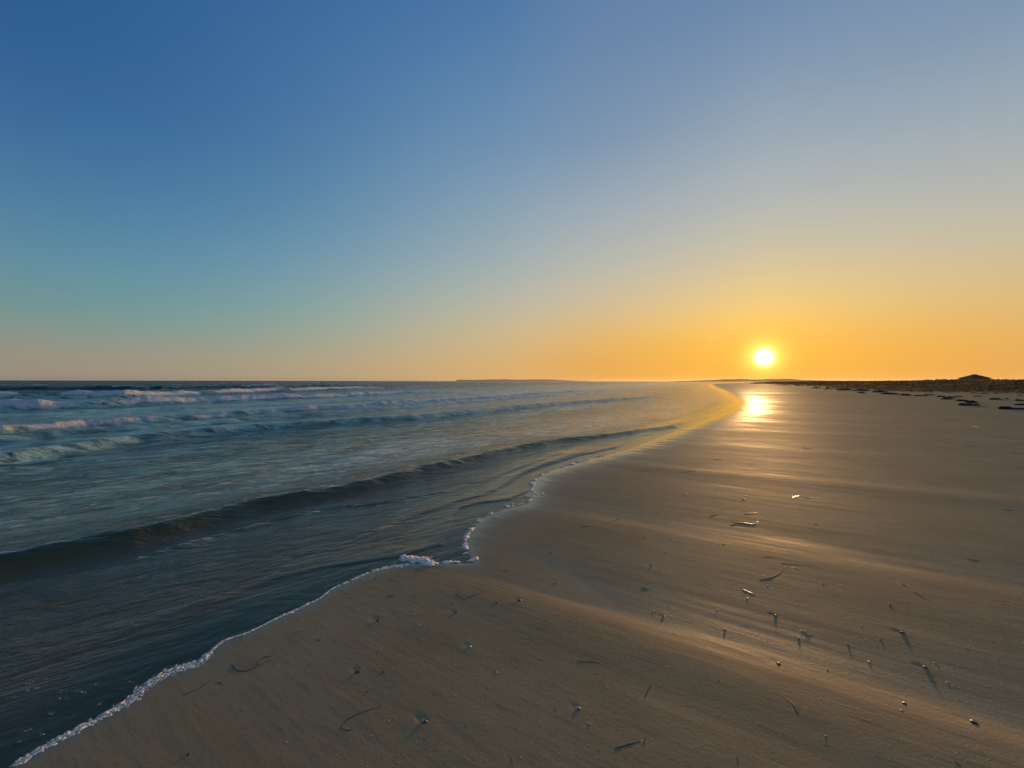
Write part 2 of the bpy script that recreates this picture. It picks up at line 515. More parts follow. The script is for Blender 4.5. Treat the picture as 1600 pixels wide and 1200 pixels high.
# ------------------------------------------------------------------ sand
PEBBLES = [  # pixel, size in pixels, kind, scour
    (663, 1127, 12, 'mixed', 1), (559, 1050, 9, 'dark', 1), (599, 1050, 6, 'dark', 0), (573, 1081, 6, 'mixed', 0), (591, 970, 9, 'dark', 1), (498, 1000, 6, 'dark', 0),
    (707, 943, 5, 'dark', 0), (712, 957, 7, 'mixed', 1), (776, 941, 7, 'mixed', 0), (812, 938, 8, 'dark', 1), (654, 976, 6, 'shell', 0), (646, 959, 5, 'shell', 1),
    (734, 1011, 8, 'shell', 1), (776, 1051, 7, 'shell', 0), (904, 1107, 9, 'mixed', 1), (921, 1131, 7, 'shell', 0), (868, 1109, 5, 'dark', 0), (549, 934, 5, 'dark', 0),
    (557, 927, 4, 'shell', 0), (1410, 989, 9, 'dark', 1), (1446, 1043, 9, 'mixed', 1), (1413, 1099, 9, 'mixed', 1), (1409, 1110, 7, 'shell', 0), (1522, 1129, 14, 'dark', 1),
    (1217, 1037, 9, 'dark', 1), (1480, 1066, 6, 'shell', 0), (1018, 883, 5, 'mixed', 0), (1037, 963, 6, 'dark', 1), (1133, 984, 6, 'dark', 0), (1390, 945, 6, 'mixed', 0),
    (1162, 780, 5, 'dark', 0), (294, 1178, 8, 'dark', 0), (659, 1037, 5, 'shell', 0), (594, 1016, 5, 'shell', 0), (814, 1184, 5, 'shell', 0), (1275, 819, 5, 'dark', 0),
    (1212, 962, 7, 'dark', 1), (1248, 997, 6, 'mixed', 0), (1168, 935, 6, 'shell', 0), (1258, 986, 6, 'shell', 0), (860, 863, 5, 'dark', 0), (868, 912, 5, 'dark', 0),
    (795, 892, 4, 'dark', 0), (789, 891, 4, 'dark', 0), (1006, 841, 4, 'dark', 0), (1098, 849, 4, 'shell', 0), (1118, 767, 4, 'shell', 0), (1026, 800, 4, 'shell', 0),
    (1040, 862, 5, 'shell', 0), (1049, 843, 4, 'dark', 0), (1131, 850, 5, 'dark', 0), (1175, 815, 4, 'shell', 0), (1255, 700, 4, 'dark', 0), (1165, 775, 4, 'dark', 0),
    (587, 905, 5, 'dark', 0), (564, 919, 4, 'dark', 0), (632, 914, 5, 'shell', 0), (648, 930, 4, 'dark', 0), (624, 900, 4, 'dark', 0), (784, 913, 4, 'dark', 0),
    (949, 1074, 5, 'shell', 0), (840, 1100, 4, 'shell', 0), (708, 1082, 4, 'shell', 0), (1259, 1076, 5, 'shell', 0), (1293, 1046, 5, 'dark', 0), (1325, 1008, 5, 'dark', 0),
    (1358, 1034, 5, 'shell', 0), (1121, 953, 4, 'shell', 0), (1199, 915, 4, 'dark', 0), (1286, 913, 5, 'dark', 0), (1346, 978, 5, 'shell', 0), (1462, 1036, 5, 'shell', 0),
    (1322, 1098, 4, 'shell', 0), (1376, 1000, 5, 'dark', 0), (1056, 990, 5, 'shell', 0), (1021, 955, 5, 'shell', 0), (483, 1040, 4, 'dark', 0), (376, 1110, 4, 'dark', 0),
    (443, 1011, 4, 'shell', 0), (456, 950, 5, 'dark', 0), (580, 1150, 5, 'shell', 0), (1290, 1151, 6, 'dark', 0), (1106, 1052, 4, 'dark', 0), (1124, 1063, 4, 'dark', 0)]
PEB = []
for (u, v, px, kind, scour) in PEBBLES:
    x, y, k = ground(u, v)
    PEB.append((x, y, (.72 if scour else .58) * px * k / F, kind, scour))
for (x, y, d, kind, scour) in PEB:
    if scour: SCOURS.append((x, y, d, 0.13 * d, .9, 1.5))

ths = np.concatenate([np.linspace(-math.pi, R(-64), 30)[:-1], np.linspace(R(-64), R(64), 560), np.linspace(R(64), math.pi, 30)[1:]])
rs = steps((0.25, 1.1, .08), (1, 8, .0065), (8, 40, .012), (40, 400, .016), (400, 9000, .06))
x, y, f = polar(rs, ths)
s, t = x * SD[0] + y * SD[1], x * TD[0] + y * TD[1]
z = bed(s, t)
u = t - edge_t(s)
b = np.maximum(-u, 0)
Wd = 0.05 + 0.10 * np.clip(s - 2.2, 0, 8) + 0.022 * np.clip(s - 9, 0, 100) + 0.4 * np.abs(fbm(s * .5, t * .1, 71, 3)) * np.clip(s / 8, .25, 3)
plainz = 0.011 * b + 0.00035 * np.minimum(b, 40) ** 2
trough = np.clip((plainz - z) / np.clip(0.012 + 0.0006 * s, .012, .06), -1, 1)
damp = np.clip(0.37 * ss(16, 2, b) + 0.34 * trough * ss(9, 1, b / np.clip(1 + s * .04, 1, 5)), 0, .9)
wet = damp + (.97 - damp) * np.clip(1 - b / (2.2 * Wd), 0, 1) ** 1.6
wet[u > 0] = 1
veg = ss(21, 28, b + 6 * fbm(s * .05, t * .08, 81, 4)) * (0.6 + .4 * ss(-.2, .3, fbm(s * .12, t * .3, 83, 3)))
sand = mesh_obj('beach_sand', np.stack([x, y, z], 1), f, M_SAND, None, True, {'wet': wet, 'veg': veg, 'under': ss(.02, .12, u)})
tag(sand, 'smooth damp tan sand of the beach running up to the dunes', 'sand', None, 'structure')

# ------------------------------------------------------------------ sea
WAVES = [  # trace in pixels, height at near and far end, front width, back width, foam
    ([(300, 960), (420, 905), (500, 887), (619, 871), (687, 851), (700, 826), (706, 807), (716, 795), (744, 787), (794, 781)], .004, .013, .025, .28, .25),
    ([(330, 935), (450, 872), (560, 838), (656, 803), (772, 767), (812, 742), (844, 730), (900, 713), (960, 700)], .006, .030, .05, .4, 0),
    ([(300, 850), (420, 815), (500, 797), (584, 789), (700, 767), (756, 751), (800, 737), (860, 716)], .028, .016, .06, .4, 0),
    ([(-300, 965), (0, 892), (200, 850), (400, 797), (560, 766), (700, 729), (800, 704), (870, 691), (950, 684), (1050, 668)], .16, .075, .19, 1.0, .0),
    ([(860, 722), (900, 710), (960, 690), (1010, 680), (1060, 664), (1100, 652)], .02, .03, .10, .6, .1),
    ([(900, 700), (985, 678), (1050, 660), (1090, 648), (1130, 634)], .03, .04, .14, .7, .2),
    ([(-300, 765), (0, 722), (200, 692), (380, 673), (640, 655), (760, 643), (870, 632), (1005, 622)], .21, .17, .30, 1.4, .0),
    ([(-300, 742), (0, 706), (150, 690), (300, 678), (420, 668)], .07, .02, .3, 1.2, .0),
    ([(-300, 718), (0, 690), (100, 680), (300, 664), (560, 643), (640, 636), (900, 615), (1010, 609)], .15, .12, .4, 1.6, .12),
    ([(-300, 700), (0, 683), (130, 669), (250, 660), (400, 648), (560, 638), (640, 632), (760, 624), (900, 612)], .27, .16, .42, 1.6, .85),
    ([(-300, 650), (0, 641), (120, 637), (330, 628), (480, 622), (640, 614)], .55, .30, .8, 3.0, 1.0),
    ([(-300, 630), (0, 624), (190, 621), (400, 613), (560, 607)], .62, .4, .9, 3.2, 1.0),
    ([(-300, 612), (0, 610), (250, 609), (500, 604)], .6, .4, 1.2, 4.0, .5)]
ths = np.concatenate([np.linspace(R(-105), R(-60), 40)[:-1], np.linspace(R(-60), R(36), 620), np.linspace(R(36), R(48), 16)[1:]])
rs = steps((1.0, 1.2, .05), (1.2, 30, .0062), (30, 130, .0065), (130, 420, .014), (420, 9000, .05))
x, y, f = polar(rs, ths)
s, t = x * SD[0] + y * SD[1], x * TD[0] + y * TD[1]
u = t - edge_t(s)
zb = bed(s, t, False)
w = np.maximum(u, 0)
r = np.hypot(x, y)
z = np.zeros_like(x)
foam = np.zeros_like(x)
for i, (pts, a0, a1, wf, wb, fo) in enumerate(WAVES):
    q = trace(pts)
    tc = np.interp(s, q[:, 0], q[:, 1]) + (.03 if i < 8 else .06) * min(1, wf * 3) * fbm(s * (.9 / max(wf, .15)) * .4, s * 0 + i, 101 + i, 3) * (1 if wf > .1 else .5)
    span = q[-1, 0] - q[0, 0]
    fade = ss(q[0, 0] - .15 * span - .3, q[0, 0], s) * ss(q[-1, 0] + .25 * span, q[-1, 0], s)
    a = (a0 + (a1 - a0) * np.clip((s - q[0, 0]) / span, 0, 1)) * fade * (1 + (.12 if i < 8 else .35) * fbm(s * .5 / max(wf, .2), s * 0 + 3, 201 + i, 3))
    d = t - tc
    prof = np.where(d < 0, np.exp(-(d / wf) ** 2), np.exp(-(np.abs(d) / wb) ** 1.6))
    lump = 0
    if fo > 0:
        patch = ss(-.35, .35, fbm(s * .22 / max(wf, .3), s * 0 + 7 * i, 301 + i, 3) + (fo - .35))
        fmask = fo * patch * fade * np.where(d < 0, np.exp(-(d / (wf * 1.5)) ** 2), np.exp(-(d / (wb * .55)) ** 2))
        foam = np.maximum(foam, fmask)
        lump = fmask * .35 * a * (fbm(s * 1.6 / wf * .5, t * 2.0 / wf * .5, 401 + i, 4, .65))
    z = np.maximum(z, a * prof) + lump if fo > .5 else z + a * prof + lump
# choppy water between the lines
wd_ = R(-26)
ws, wt = s * math.cos(wd_) + t * math.sin(wd_), t * math.cos(wd_) - s * math.sin(wd_)
z = z + ss(.4, 3, w) * .012 * fbm(ws * 1.3, wt * 3.6, 501, 4, .62) * ss(60, 10, t)
z = z + ss(2.5, 9, w) * .050 * fbm(ws * .45, wt * 1.3, 511, 4, .62) * ss(160, 60, t)
z = z + ss(10, 30, w) * .10 * fbm(s * .12, t * .5, 513, 4, .62)
z = z + ss(40, 110, w) * (.42 * fbm(s * .035, t * .16, 521, 4, .6)) * ss(2500, 500, r)
cap = fbm(s * .07, t * .3, 531, 4, .6)
foam = np.maximum(foam, ss(.27, .42, cap) * ss(26, 60, w) * .95 * ss(1200, 300, r))
foam = np.maximum(foam, (.34 * ss(2.3, 4.0, w) * ss(34, 14, w) + .42 * ss(10, 20, w) * ss(60, 36, w)) * (.65 + .7 * fbm(s * .25, t * .7, 541, 3)))
foam = np.maximum(foam, .42 * ss(.9, 1.8, w) * ss(2.8, 1.9, w) * ss(-.1, .5, fbm(s * .9, t * 2, 551, 3)) * ss(1, 4, s))
depth = np.maximum(z - zb, 0)
q = trace(WAVES[3][0])
back = t - np.interp(s, q[:, 0], q[:, 1])
milk = (.9 * ss(.15, .9, back) + .1 * ss(4, 9, back)) * ss(75, 40, w) * (.7 + .6 * fbm(s * .15, t * .4, 561, 3)) + .22 * ss(.9, 2.2, w) * ss(-.2, -.8, back)
rip = .14 + .40 * ss(.25, 1.6, w) + .35 * ss(2, 8, w) + 1.2 * ss(30, 150, w)
keep = (u > -1.2)
fk = keep[f].any(axis=1)
f = f[fk]
used = np.unique(f)
remap = -np.ones(len(x), int); remap[used] = np.arange(len(used))
z = np.where(u < -.15, np.minimum(z, 0), z)
sea = mesh_obj('sea', np.stack([x, y, z], 1)[used], remap[f], M_WATER, None, True, {'depth': depth[used], 'foam': np.clip(foam, 0, 1)[used], 'ripple': rip[used], 'chop': (.04 + .12 * ss(6, 25, s) * ss(0, .5, w) + .10 * ss(.6, 2.5, w) + .16 * ss(3, 8, w) + ss(8, 45, w) * .6)[used], 'milk': milk[used]})
tag(sea, 'green grey sea with low waves running in to the sand', 'sea', None, 'structure')

# ------------------------------------------------------------------ foam left along the edge of the water
rng = np.random.default_rng(7)


def ico():
    bm = bmesh.new()
    bmesh.ops.create_icosphere(bm, subdivisions=1, radius=1)
    bm.verts.ensure_lookup_table()
    vv = np.array([v.co[:] for v in bm.verts]); ff = np.array([[q.index for q in p.verts] for p in bm.faces])
    bm.free()
    return vv, ff


IV, IF = ico()


def blobs(name, pts, mt, smooth=True):
    n = len(pts)
    V = np.empty((n, len(IV), 3)); Fc = np.empty((n, len(IF), 3), int)
    for i, (px, py, pz, rx, ry, rz, a) in enumerate(pts):
        q = IV * (1 + .25 * (rng.random((len(IV), 1)) - .5)) * (rx, ry, rz)
        c, sn = math.cos(a), math.sin(a)
        V[i, :, 0] = px + q[:, 0] * c - q[:, 1] * sn
        V[i, :, 1] = py + q[:, 0] * sn + q[:, 1] * c
        V[i, :, 2] = pz + q[:, 2]
        Fc[i] = IF + i * len(IV)
    return mesh_obj(name, V.reshape(-1, 3), Fc.reshape(-1, 3), mt, None, smooth)


def catmull(P, n):
    P = np.asarray(P, float)
    P = np.vstack([2 * P[0] - P[1], P, 2 * P[-1] - P[-2]])
    out = []
    for i in range(1, len(P) - 2):
        for k in np.linspace(0, 1, n, endpoint=False):
            a, b_, c, d = P[i - 1], P[i], P[i + 1], P[i + 2]
            out.append(.5 * (2 * b_ + (c - a) * k + (2 * a - 5 * b_ + 4 * c - d) * k * k + (3 * b_ - a - 3 * c + d) * k ** 3))
    out.append(P[-2])
    return np.array(out)


def foam_line(name, trail, label, dens, width, gap, size, big):
    P = catmull([on_plane(a, b) for a, b in trail], 12)
    seg = np.hypot(*np.diff(P, axis=0).T)
    L = np.concatenate([[0], np.cumsum(seg)])
    n = int(L[-1] * dens)
    pts = []
    for l in rng.random(n) * L[-1]:
        px, py = np.interp(l, L, P[:, 0]), np.interp(l, L, P[:, 1])
        th = float(vn(np.array([l * 3.1]), np.array([.5]), 900 + len(trail))[0])
        th2 = float(vn(np.array([l * 11.]), np.array([3.5]), 911)[0])
        if th2 < gap: continue
        wl = width * (.14 + 2.6 * max(0, th - .32) ** 1.4)
        o = rng.normal() * .5 * wl
        i = min(np.searchsorted(L, l), len(P) - 1); j = max(i - 1, 0)
        dx, dy = P[i] - P[j]; m = math.hypot(dx, dy) + 1e-9
        px += -dy / m * o; py += dx / m * o
        rr = size * (.45 + rng.random() ** 2 * 1.3)
        if rng.random() < big: rr *= 2.0
        pts.append((px, py, rr * .12, rr * (1.0 + rng.random()), rr, rr * .42, math.atan2(dy, dx)))
    hz_ = np.maximum(.0005, bzs([q[:2] for q in pts]))
    pts = [(q[0], q[1], q[2] + h_, *q[3:]) for q, h_ in zip(pts, hz_)]
    o = blobs(name, pts, M_FOAM)
    film = [(q[0] - .3 * width * rng.random() * math.cos(AZ), q[1] + .3 * width * rng.random() * math.sin(AZ), q[2] - .1 * q[4] + .0004, q[3] * 2.2, q[4] * 1.9, q[4] * .14, q[6]) for q in pts[::2]]
    fo = blobs('film', film, M_FILM)
    fo.parent = o
    fo['kind'] = 'stuff'
    return tag(o, label, 'foam', None, 'stuff')


foam_line('foam_line', EDGE[:20], 'thin white line of foam along the edge of the water on the near sand', 2300, .030, .20, .0026, .04)
foam_line('foam_line', [(628, 874), (640, 872), (650, 876), (660, 874), (668, 880), (676, 880)], 'white clump of foam where the water edge turns into the small bay', 1500, .05, .2, .007, .25)
foam_line('foam_line', [(676, 880), (690, 881), (705, 879), (722, 878), (738, 876), (744, 872)], 'broken dashes of foam at the head of the small bay', 420, .02, .5, .007, .1)
foam_line('foam_line', [(729, 866), (728, 852), (729, 838), (740, 825), (752, 812), (765, 803), (785, 795), (815, 787), (829, 780), (832, 762), (838, 748), (855, 738), (880, 730), (905, 722), (945, 711)],
          'beaded string of foam round the two scalloped tongues of sand', 260, .085, .5, .0075, .15)
pts = []
for (u_, v_) in [(125, 1081), (131, 1083), (90, 1092), (80, 1115), (35, 1157), (30, 1160), (60, 1075), (42, 1080), (157, 1101), (110, 1058), (75, 1062), (48, 1068), (205, 1068), (195, 1075), (98, 1080), (20, 1090), (65, 1148), (40, 1144), (150, 1070),
                 (650, 847), (657, 845), (677, 846), (690, 858), (705, 859), (714, 871), (640, 852), (600, 868), (580, 866), (530, 872)]:
    p0 = on_plane(u_, v_)
    for k in range(rng.integers(2, 6)):
        rr = .002 + .004 * rng.random()
        pts.append((p0[0] + rng.normal() * .012, p0[1] + rng.normal() * .006, .002, rr * 1.8, rr * .8, rr * .25, rng.random() * 1 - .5))
tag(blobs('drifting_foam', pts, M_FLECK), 'small pale flecks of foam drifting on the shallow film', 'foam', None, 'stuff')

# ------------------------------------------------------------------ seaweed strands on the sand
STRANDS = [
    ([(711, 928), (719, 932), (726, 937)], 1.5, 'dark', 'short straight dark seaweed stalk forming the left arm of a V on the sand'),
    ([(727, 937), (737, 931), (756, 926)], 1.7, 'dark', 'curved dark seaweed stalk forming the right arm of a V on the sand'),
    ([(534, 1140), (535, 1132), (549, 1120), (571, 1111), (595, 1105)], 1.6, 'dark', 'long thin seaweed stem bowed over a small hollow in the sand'),
    ([(536, 1139), (545, 1141), (551, 1139)], 1.8, 'dark', 'small hooked weed scrap at the foot of the long bowed stem'),
    ([(903, 1033), (921, 1034), (940, 1035)], 1.5, 'dark', 'straight thin weed stalk lying alone on open brown sand'),
    ([(1018, 1069), (1011, 1082), (1005, 1095)], 1.6, 'dark', 'upright pointing weed stalk with a knob at its lower end'),
    ([(961, 1170), (980, 1164), (1004, 1157)], 2.4, 'dark', 'thick straight black weed stalk beside an upright twig'),
    ([(1009, 1149), (1007, 1158), (1006, 1169)], 1.7, 'dark', 'short upright black twig beside the thick straight stalk'),
    ([(797, 1180), (800, 1188), (801, 1198)], 1.2, 'pale', 'faint pale weed thread half sunk in the brown sand'),
    ([(606, 930), (612, 932), (619, 932)], 1.6, 'dark', 'stubby weed scrap near the foam clump'),
    ([(283, 1088), (311, 1075), (339, 1057)], 1.4, 'dark', 'long thin dark weed stem lying close by the foam line'),
    ([(362, 1039), (370, 1047), (386, 1048), (403, 1040), (413, 1035), (426, 1030)], 2.0, 'dark', 'curved reddish black weed strap with a loop at its end'),
    ([(403, 1038), (404, 1034), (412, 1027), (422, 1025), (424, 1027)], 1.8, 'dark', 'small loop of weed joined to the curved strap'),
    ([(340, 1066), (344, 1067), (348, 1070)], 1.6, 'dark', 'tiny weed crumb under the long thin stem'),
    ([(1160, 921), (1172, 926), (1183, 932)], 2.0, 'dark', 'short dark weed blade with a pale shell at its side'),
    ([(1187, 906), (1204, 903), (1217, 897), (1227, 887)], 1.8, 'pale', 'branching pale weed stalk in the sun glow, bent stem'),
    ([(1222, 880), (1245, 882), (1272, 885)], 1.3, 'pale', 'branching pale weed stalk in the sun glow, long upper arm'),
    ([(1237, 886), (1243, 888), (1249, 891)], 1.3, 'dark', 'branching weed stalk in the sun glow, short lower arm'),
    ([(1189, 870), (1200, 870), (1213, 872)], 1.3, 'pale', 'pale weed thread just above the branching stalk'),
    ([(1428, 925), (1435, 929), (1442, 934), (1454, 940)], 1.8, 'dark', 'wavy dark weed strip on the smooth sand away from the water'),
    ([(1409, 912), (1413, 914), (1417, 917)], 1.8, 'dark', 'small dark weed crumb above the wavy strip'),
    ([(1202, 1077), (1225, 1090), (1240, 1102), (1246, 1114)], 2.6, 'sand', 'flat grey weed blade pressed into the sand like a crack'),
    ([(1491, 1189), (1497, 1193), (1503, 1200)], 2.0, 'dark', 'dark weed scrap below the black stone with a trail'),
    ([(1152, 1180), (1152, 1188), (1154, 1196)], 1.5, 'dark', 'upright weed sprig on the brown sand'),
    ([(1237, 777), (1250, 775), (1263, 778), (1285, 776)], 1.5, 'dark', 'long low weed twig with a forked tip on the golden sand'),
    ([(1238, 779), (1243, 776), (1247, 774)], 1.3, 'dark', 'forked tip beside the long low twig'),
    ([(1162, 803), (1173, 802), (1184, 801)], 1.6, 'dark', 'upper weed scrap of the tangle by the second sand step'),
    ([(1143, 816), (1162, 817), (1178, 819), (1184, 815)], 1.8, 'dark', 'hooked weed strand of the tangle by the second sand step'),
    ([(1140, 818), (1146, 819), (1152, 817)], 1.6, 'dark', 'weed knot at the end of the hooked strand'),
    ([(1110, 807), (1116, 805), (1123, 804)], 1.3, 'dark', 'short slanting weed scrap beside the hooked strand'),
    ([(1068, 738), (1078, 737), (1090, 736)], 1.4, 'dark', 'thin weed line on the pale sand beyond the second step'),
    ([(904, 827), (909, 823), (924, 823)], 1.3, 'dark', 'bent weed twig on the tongue of sand by the beaded foam'),
    ([(959, 813), (965, 812), (972, 812)], 1.3, 'dark', 'short weed scrap to the landward side of the bent twig'),
    ([(1114, 717), (1122, 718), (1130, 718)], 1.2, 'dark', 'weed scrap on the third sand step'),
    ([(1512, 874), (1520, 875), (1531, 877)], 1.5, 'dark', 'lone dark weed scrap on the broad dry sand, thick one'),
    ([(1569, 796), (1575, 797), (1583, 798)], 1.4, 'dark', 'faint weed scrap on the broad dry sand, slim one'),
    ([(1582, 708), (1591, 709), (1602, 711)], 1.5, 'dark', 'weed strip on the dry sand towards the wrack heaps'),
    ([(1257, 701), (1263, 701), (1270, 702)], 1.5, 'dark', 'weed crumb under the brightest glow on the far sand'),
    ([(1504, 697), (1512, 697), (1522, 698)], 1.3, 'dark', 'straight thin weed strip on the upper beach'),
    ([(1516, 665), (1521, 666), (1528, 668)], 1.3, 'dark', 'slanting weed strip near the wrack heaps'),
    ([(1070, 770), (1073, 773), (1076, 775)], 1.2, 'dark', 'tiny slanting weed crumb on the second tongue of sand'),
    ([(1003, 917), (1008, 919), (1014, 922)], 1.2, 'dark', 'weed crumb in the shaded swale of sand'),
    ([(1250, 985), (1260, 990), (1271, 993)], 1.3, 'dark', 'short curved weed scrap in the blue shaded swale'),
    ([(1310, 1113), (1335, 1121), (1360, 1128)], 1.2, 'sand', 'faint ragged weed trace on the sand below the swale'),
]


def strand(pts, px, kind, label):
    G3 = [ground(*q) for q in pts]
    P = np.array([(a, b) for a, b, k in G3])
    k = np.mean([q[2] for q in G3])
    rad = px * .34 * k / F
    C = catmull(P, 8)
    n = len(C)
    flat = .25 if kind == 'sand' else .42
    V, Fc = [], []
    ns = 6
    base = np.array([C[0][0], C[0][1], bz(*C[0])])
    zg = bzs(C)
    wob = fbm(np.arange(n) * .9, np.zeros(n) + px * 7 + pts[0][0], 61, 2)
    for i in range(n):
        a = C[max(i - 1, 0)]; c = C[min(i + 1, n - 1)]
        d = (c - a) / (np.hypot(*(c - a)) + 1e-9)
        q = i / (n - 1)
        rr = rad * (.55 + .9 * math.sin(math.pi * min(1, q * 1.1 + .08)) ** .6) * (1 + .35 * wob[i])
        if kind == 'sand': rr = rad * (.3 + 2.6 * q ** 2 * (1.25 - q) * 2)
        zc = zg[i] + rr * flat * .15
        for j in range(ns):
            an = 2 * math.pi * j / ns
            V.append((C[i][0] - d[1] * rr * math.cos(an), C[i][1] + d[0] * rr * math.cos(an), zc + rr * flat * math.sin(an)))
    for i in range(n - 1):
        for j in range(ns):
            a, b_ = i * ns + j, i * ns + (j + 1) % ns
            Fc.append((a, b_, b_ + ns, a + ns))
    Fc.append(tuple(range(ns))[::-1]); Fc.append(tuple(range((n - 1) * ns, n * ns)))
    V = np.array(V) - base
    m_ = {'dark': M_WEED, 'pale': M_WEED_PALE, 'sand': M_WEED_PALE}[kind]
    o = mesh_obj('seaweed_strand', list(V), Fc, m_, None, True, None, base)
    return tag(o, label, 'seaweed', 'seaweed scraps on the sand')


for a in STRANDS: strand(*a)

# ------------------------------------------------------------------ pebbles and shells
SPECIAL = {0: 'round black and white pebble casting a long shadow near the bowed weed stem', 12: 'white shell in a small wedge of scoured sand', 13: 'small cream shell chip on smooth brown sand',
           14: 'two-tone pebble at the end of a pale scour trail', 23: 'black stone at the end of a long trail in the sand', 19: 'dark pebble on the grey swale bank',
           21: 'dark and white pebble at the head of the long sand trail', 31: 'lone dark pebble low on the sand by the foam line', 9: 'dark pebble a little apart from the weed V',
           1: 'dark pebble with wing-shaped scour in the sand'}
WHAT = {'dark': 'dark pebble', 'mixed': 'dark pebble with a pale face', 'shell': 'pale shell chip'}


def where(x, y):
    s_, t_ = st((x, y))
    if s_ < 2.75: return 'on the sand close along the foam line' if t_ > 1.55 else ('between the foam line and the thick black stalk' if t_ > .35 else 'landward of the thick black stalk')
    if s_ < 4.6: return 'on the sand between the first and second swale' if t_ > .2 else 'in the grey hollow of the first swale'
    return 'on the sand just past the second swale' if s_ < 7 else 'on the far golden sand'
for i, (px, py, d, kind, scour) in enumerate(PEB):
    rg = np.random.default_rng(500 + i)
    bm = bmesh.new()
    bmesh.ops.create_icosphere(bm, subdivisions=2, radius=.5 * d)
    sx, sy, sz = 1 + .35 * rg.random(), .8 + .2 * rg.random(), (.42 if kind != 'shell' else .32)
    ph = rg.random() * 50
    for v in bm.verts:
        c = v.co / d
        k = 1 + .35 * float(fbm(np.array([c.x * 2.2 + ph]), np.array([c.y * 2.2 + c.z * 2.7]), 77, 2)[0])
        v.co = Vector((v.co.x * sx * k, v.co.y * sy * k, v.co.z * sz * k))
    me = bpy.data.meshes.new('pebble')
    bm.to_mesh(me); bm.free()
    me.polygons.foreach_set('use_smooth', np.ones(len(me.polygons), bool))
    nm = 'shell' if kind == 'shell' else 'pebble'
    me.materials.append(M_SHELL if kind == 'shell' else M_STONE)
    if kind == 'mixed':
        me.materials.append(M_SHELL)
        for p in me.polygons:
            if p.center.x * .4 + p.center.z + .3 * p.center.y > d * .22: p.material_index = 1
    o = bpy.data.objects.new(nm, me); col.objects.link(o)
    o.location = (px, py, bz(px, py) + d * .04 * sz)
    o.rotation_euler = (0, 0, rg.random() * 6)
    if i in SPECIAL: tag(o, SPECIAL[i], nm)
    else: tag(o, ('tiny ' if d < .012 else 'small ') + WHAT[kind] + ' ' + where(px, py), nm, {'dark': 'dark pebbles scattered over the sand', 'mixed': 'two-tone pebbles scattered over the sand', 'shell': 'shell chips scattered over the sand'}[kind])

# grit: shell crumbs too small to count
pts = []
for _ in range(2600):
    u_, v_ = 420 + 1180 * rng.random(), 690 + 510 * rng.random() ** .8
    p0 = on_plane(u_, v_, .03)
    s_, t_ = st(p0)
    if t_ > edge_t(s_) - .12: continue
    if fbm(np.array([s_ * .8]), np.array([t_ * .8]), 91, 2)[0] < -.15 and rng.random() < .7: continue
    rr = .0008 + .0016 * rng.random() ** 3 + .0003 * math.hypot(*p0)
    pts.append((p0[0], p0[1], rr * .05, rr * (1 + rng.random()), rr, rr * .22, rng.random() * 6))
hz_ = bzs([q[:2] for q in pts])
pts = [(q[0], q[1], q[2] + h_, *q[3:]) for q, h_ in zip(pts, hz_)]
half = len(pts) // 2
tag(blobs('shell_grit', pts[:half], M_SHELL), 'fine pale shell grit sprinkled over the sand', 'grit', None, 'stuff')
tag(blobs('weed_grit', pts[half:], M_WEED), 'fine dark crumbs of weed and stone sprinkled over the sand', 'grit', None, 'stuff')

# ------------------------------------------------------------------ heaps of beached wrack
HEAPS = [  # left, right, foot, height in pixels
    (1568, 1590, 639.5, 5.2, 'large black wrack heap with a steep end, standing alone on the upper beach'),
    (1588, 1604, 639.5, 2.6, 'low wrack scrap at the tail of the large black heap'),
    (1592, 1608, 633, 2.6, 'small wrack heap behind the large black one'),
    (1504, 1533, 633.5, 4.0, 'long tapering wrack heap, front one of a pair'),
    (1498, 1515, 626.6, 2.4, 'long wrack heap at the back of the pair, thin half'),
    (1513, 1529, 629.4, 3.4, 'long wrack heap at the back of the pair, thick half'),
    (1467, 1478, 620.2, 2.6, 'little rounded wrack heap in the group of three'),
    (1478, 1496, 621.4, 2.0, 'flat wrack heap in the group of three, seaward of the hut'),
    (1473, 1490, 623.8, 2.2, 'flat wrack heap nearest the water in the group of three'),
    (1498, 1504, 619.8, 1.8, 'tiny wrack tuft between the heaps'),
    (1526, 1533, 619.6, 1.4, 'tiny flat wrack tuft below the hut'),
    (1551, 1565, 624.4, 2.8, 'small peaked wrack heap on clear sand below the hut'),
    (1593, 1606, 626.6, 2.4, 'wrack heap in front of the dune scrub'),
    (1342, 1352, 614.0, 2.0, 'small isolated wrack heap towards the sun'),
    (1366, 1386, 612.6, 2.6, 'ragged wrack bank, left half of the long dark bank'),
    (1382, 1408, 615.8, 3.0, 'ragged wrack bank, thick right half of the long dark bank'),
    (1410, 1424, 617.8, 2.6, 'rounded wrack heap past the end of the long dark bank'),
    (1432, 1450, 618.6, 2.0, 'flat wrack heap with a trailing end'),
    (1448, 1462, 617.0, 1.6, 'trailing end of weed by the flat wrack heap'),
    (1310, 1332, 609.6, 2.0, 'far low wrack bank towards the sun glow'),
    (1336, 1360, 610.6, 2.0, 'low wrack bank just behind the small isolated heap'),
    (1292, 1306, 607.6, 1.3, 'farthest thin wrack line towards the sun glow'),
    (1270, 1286, 606.4, 1.1, 'thin faint wrack streak below the far hills'),
]
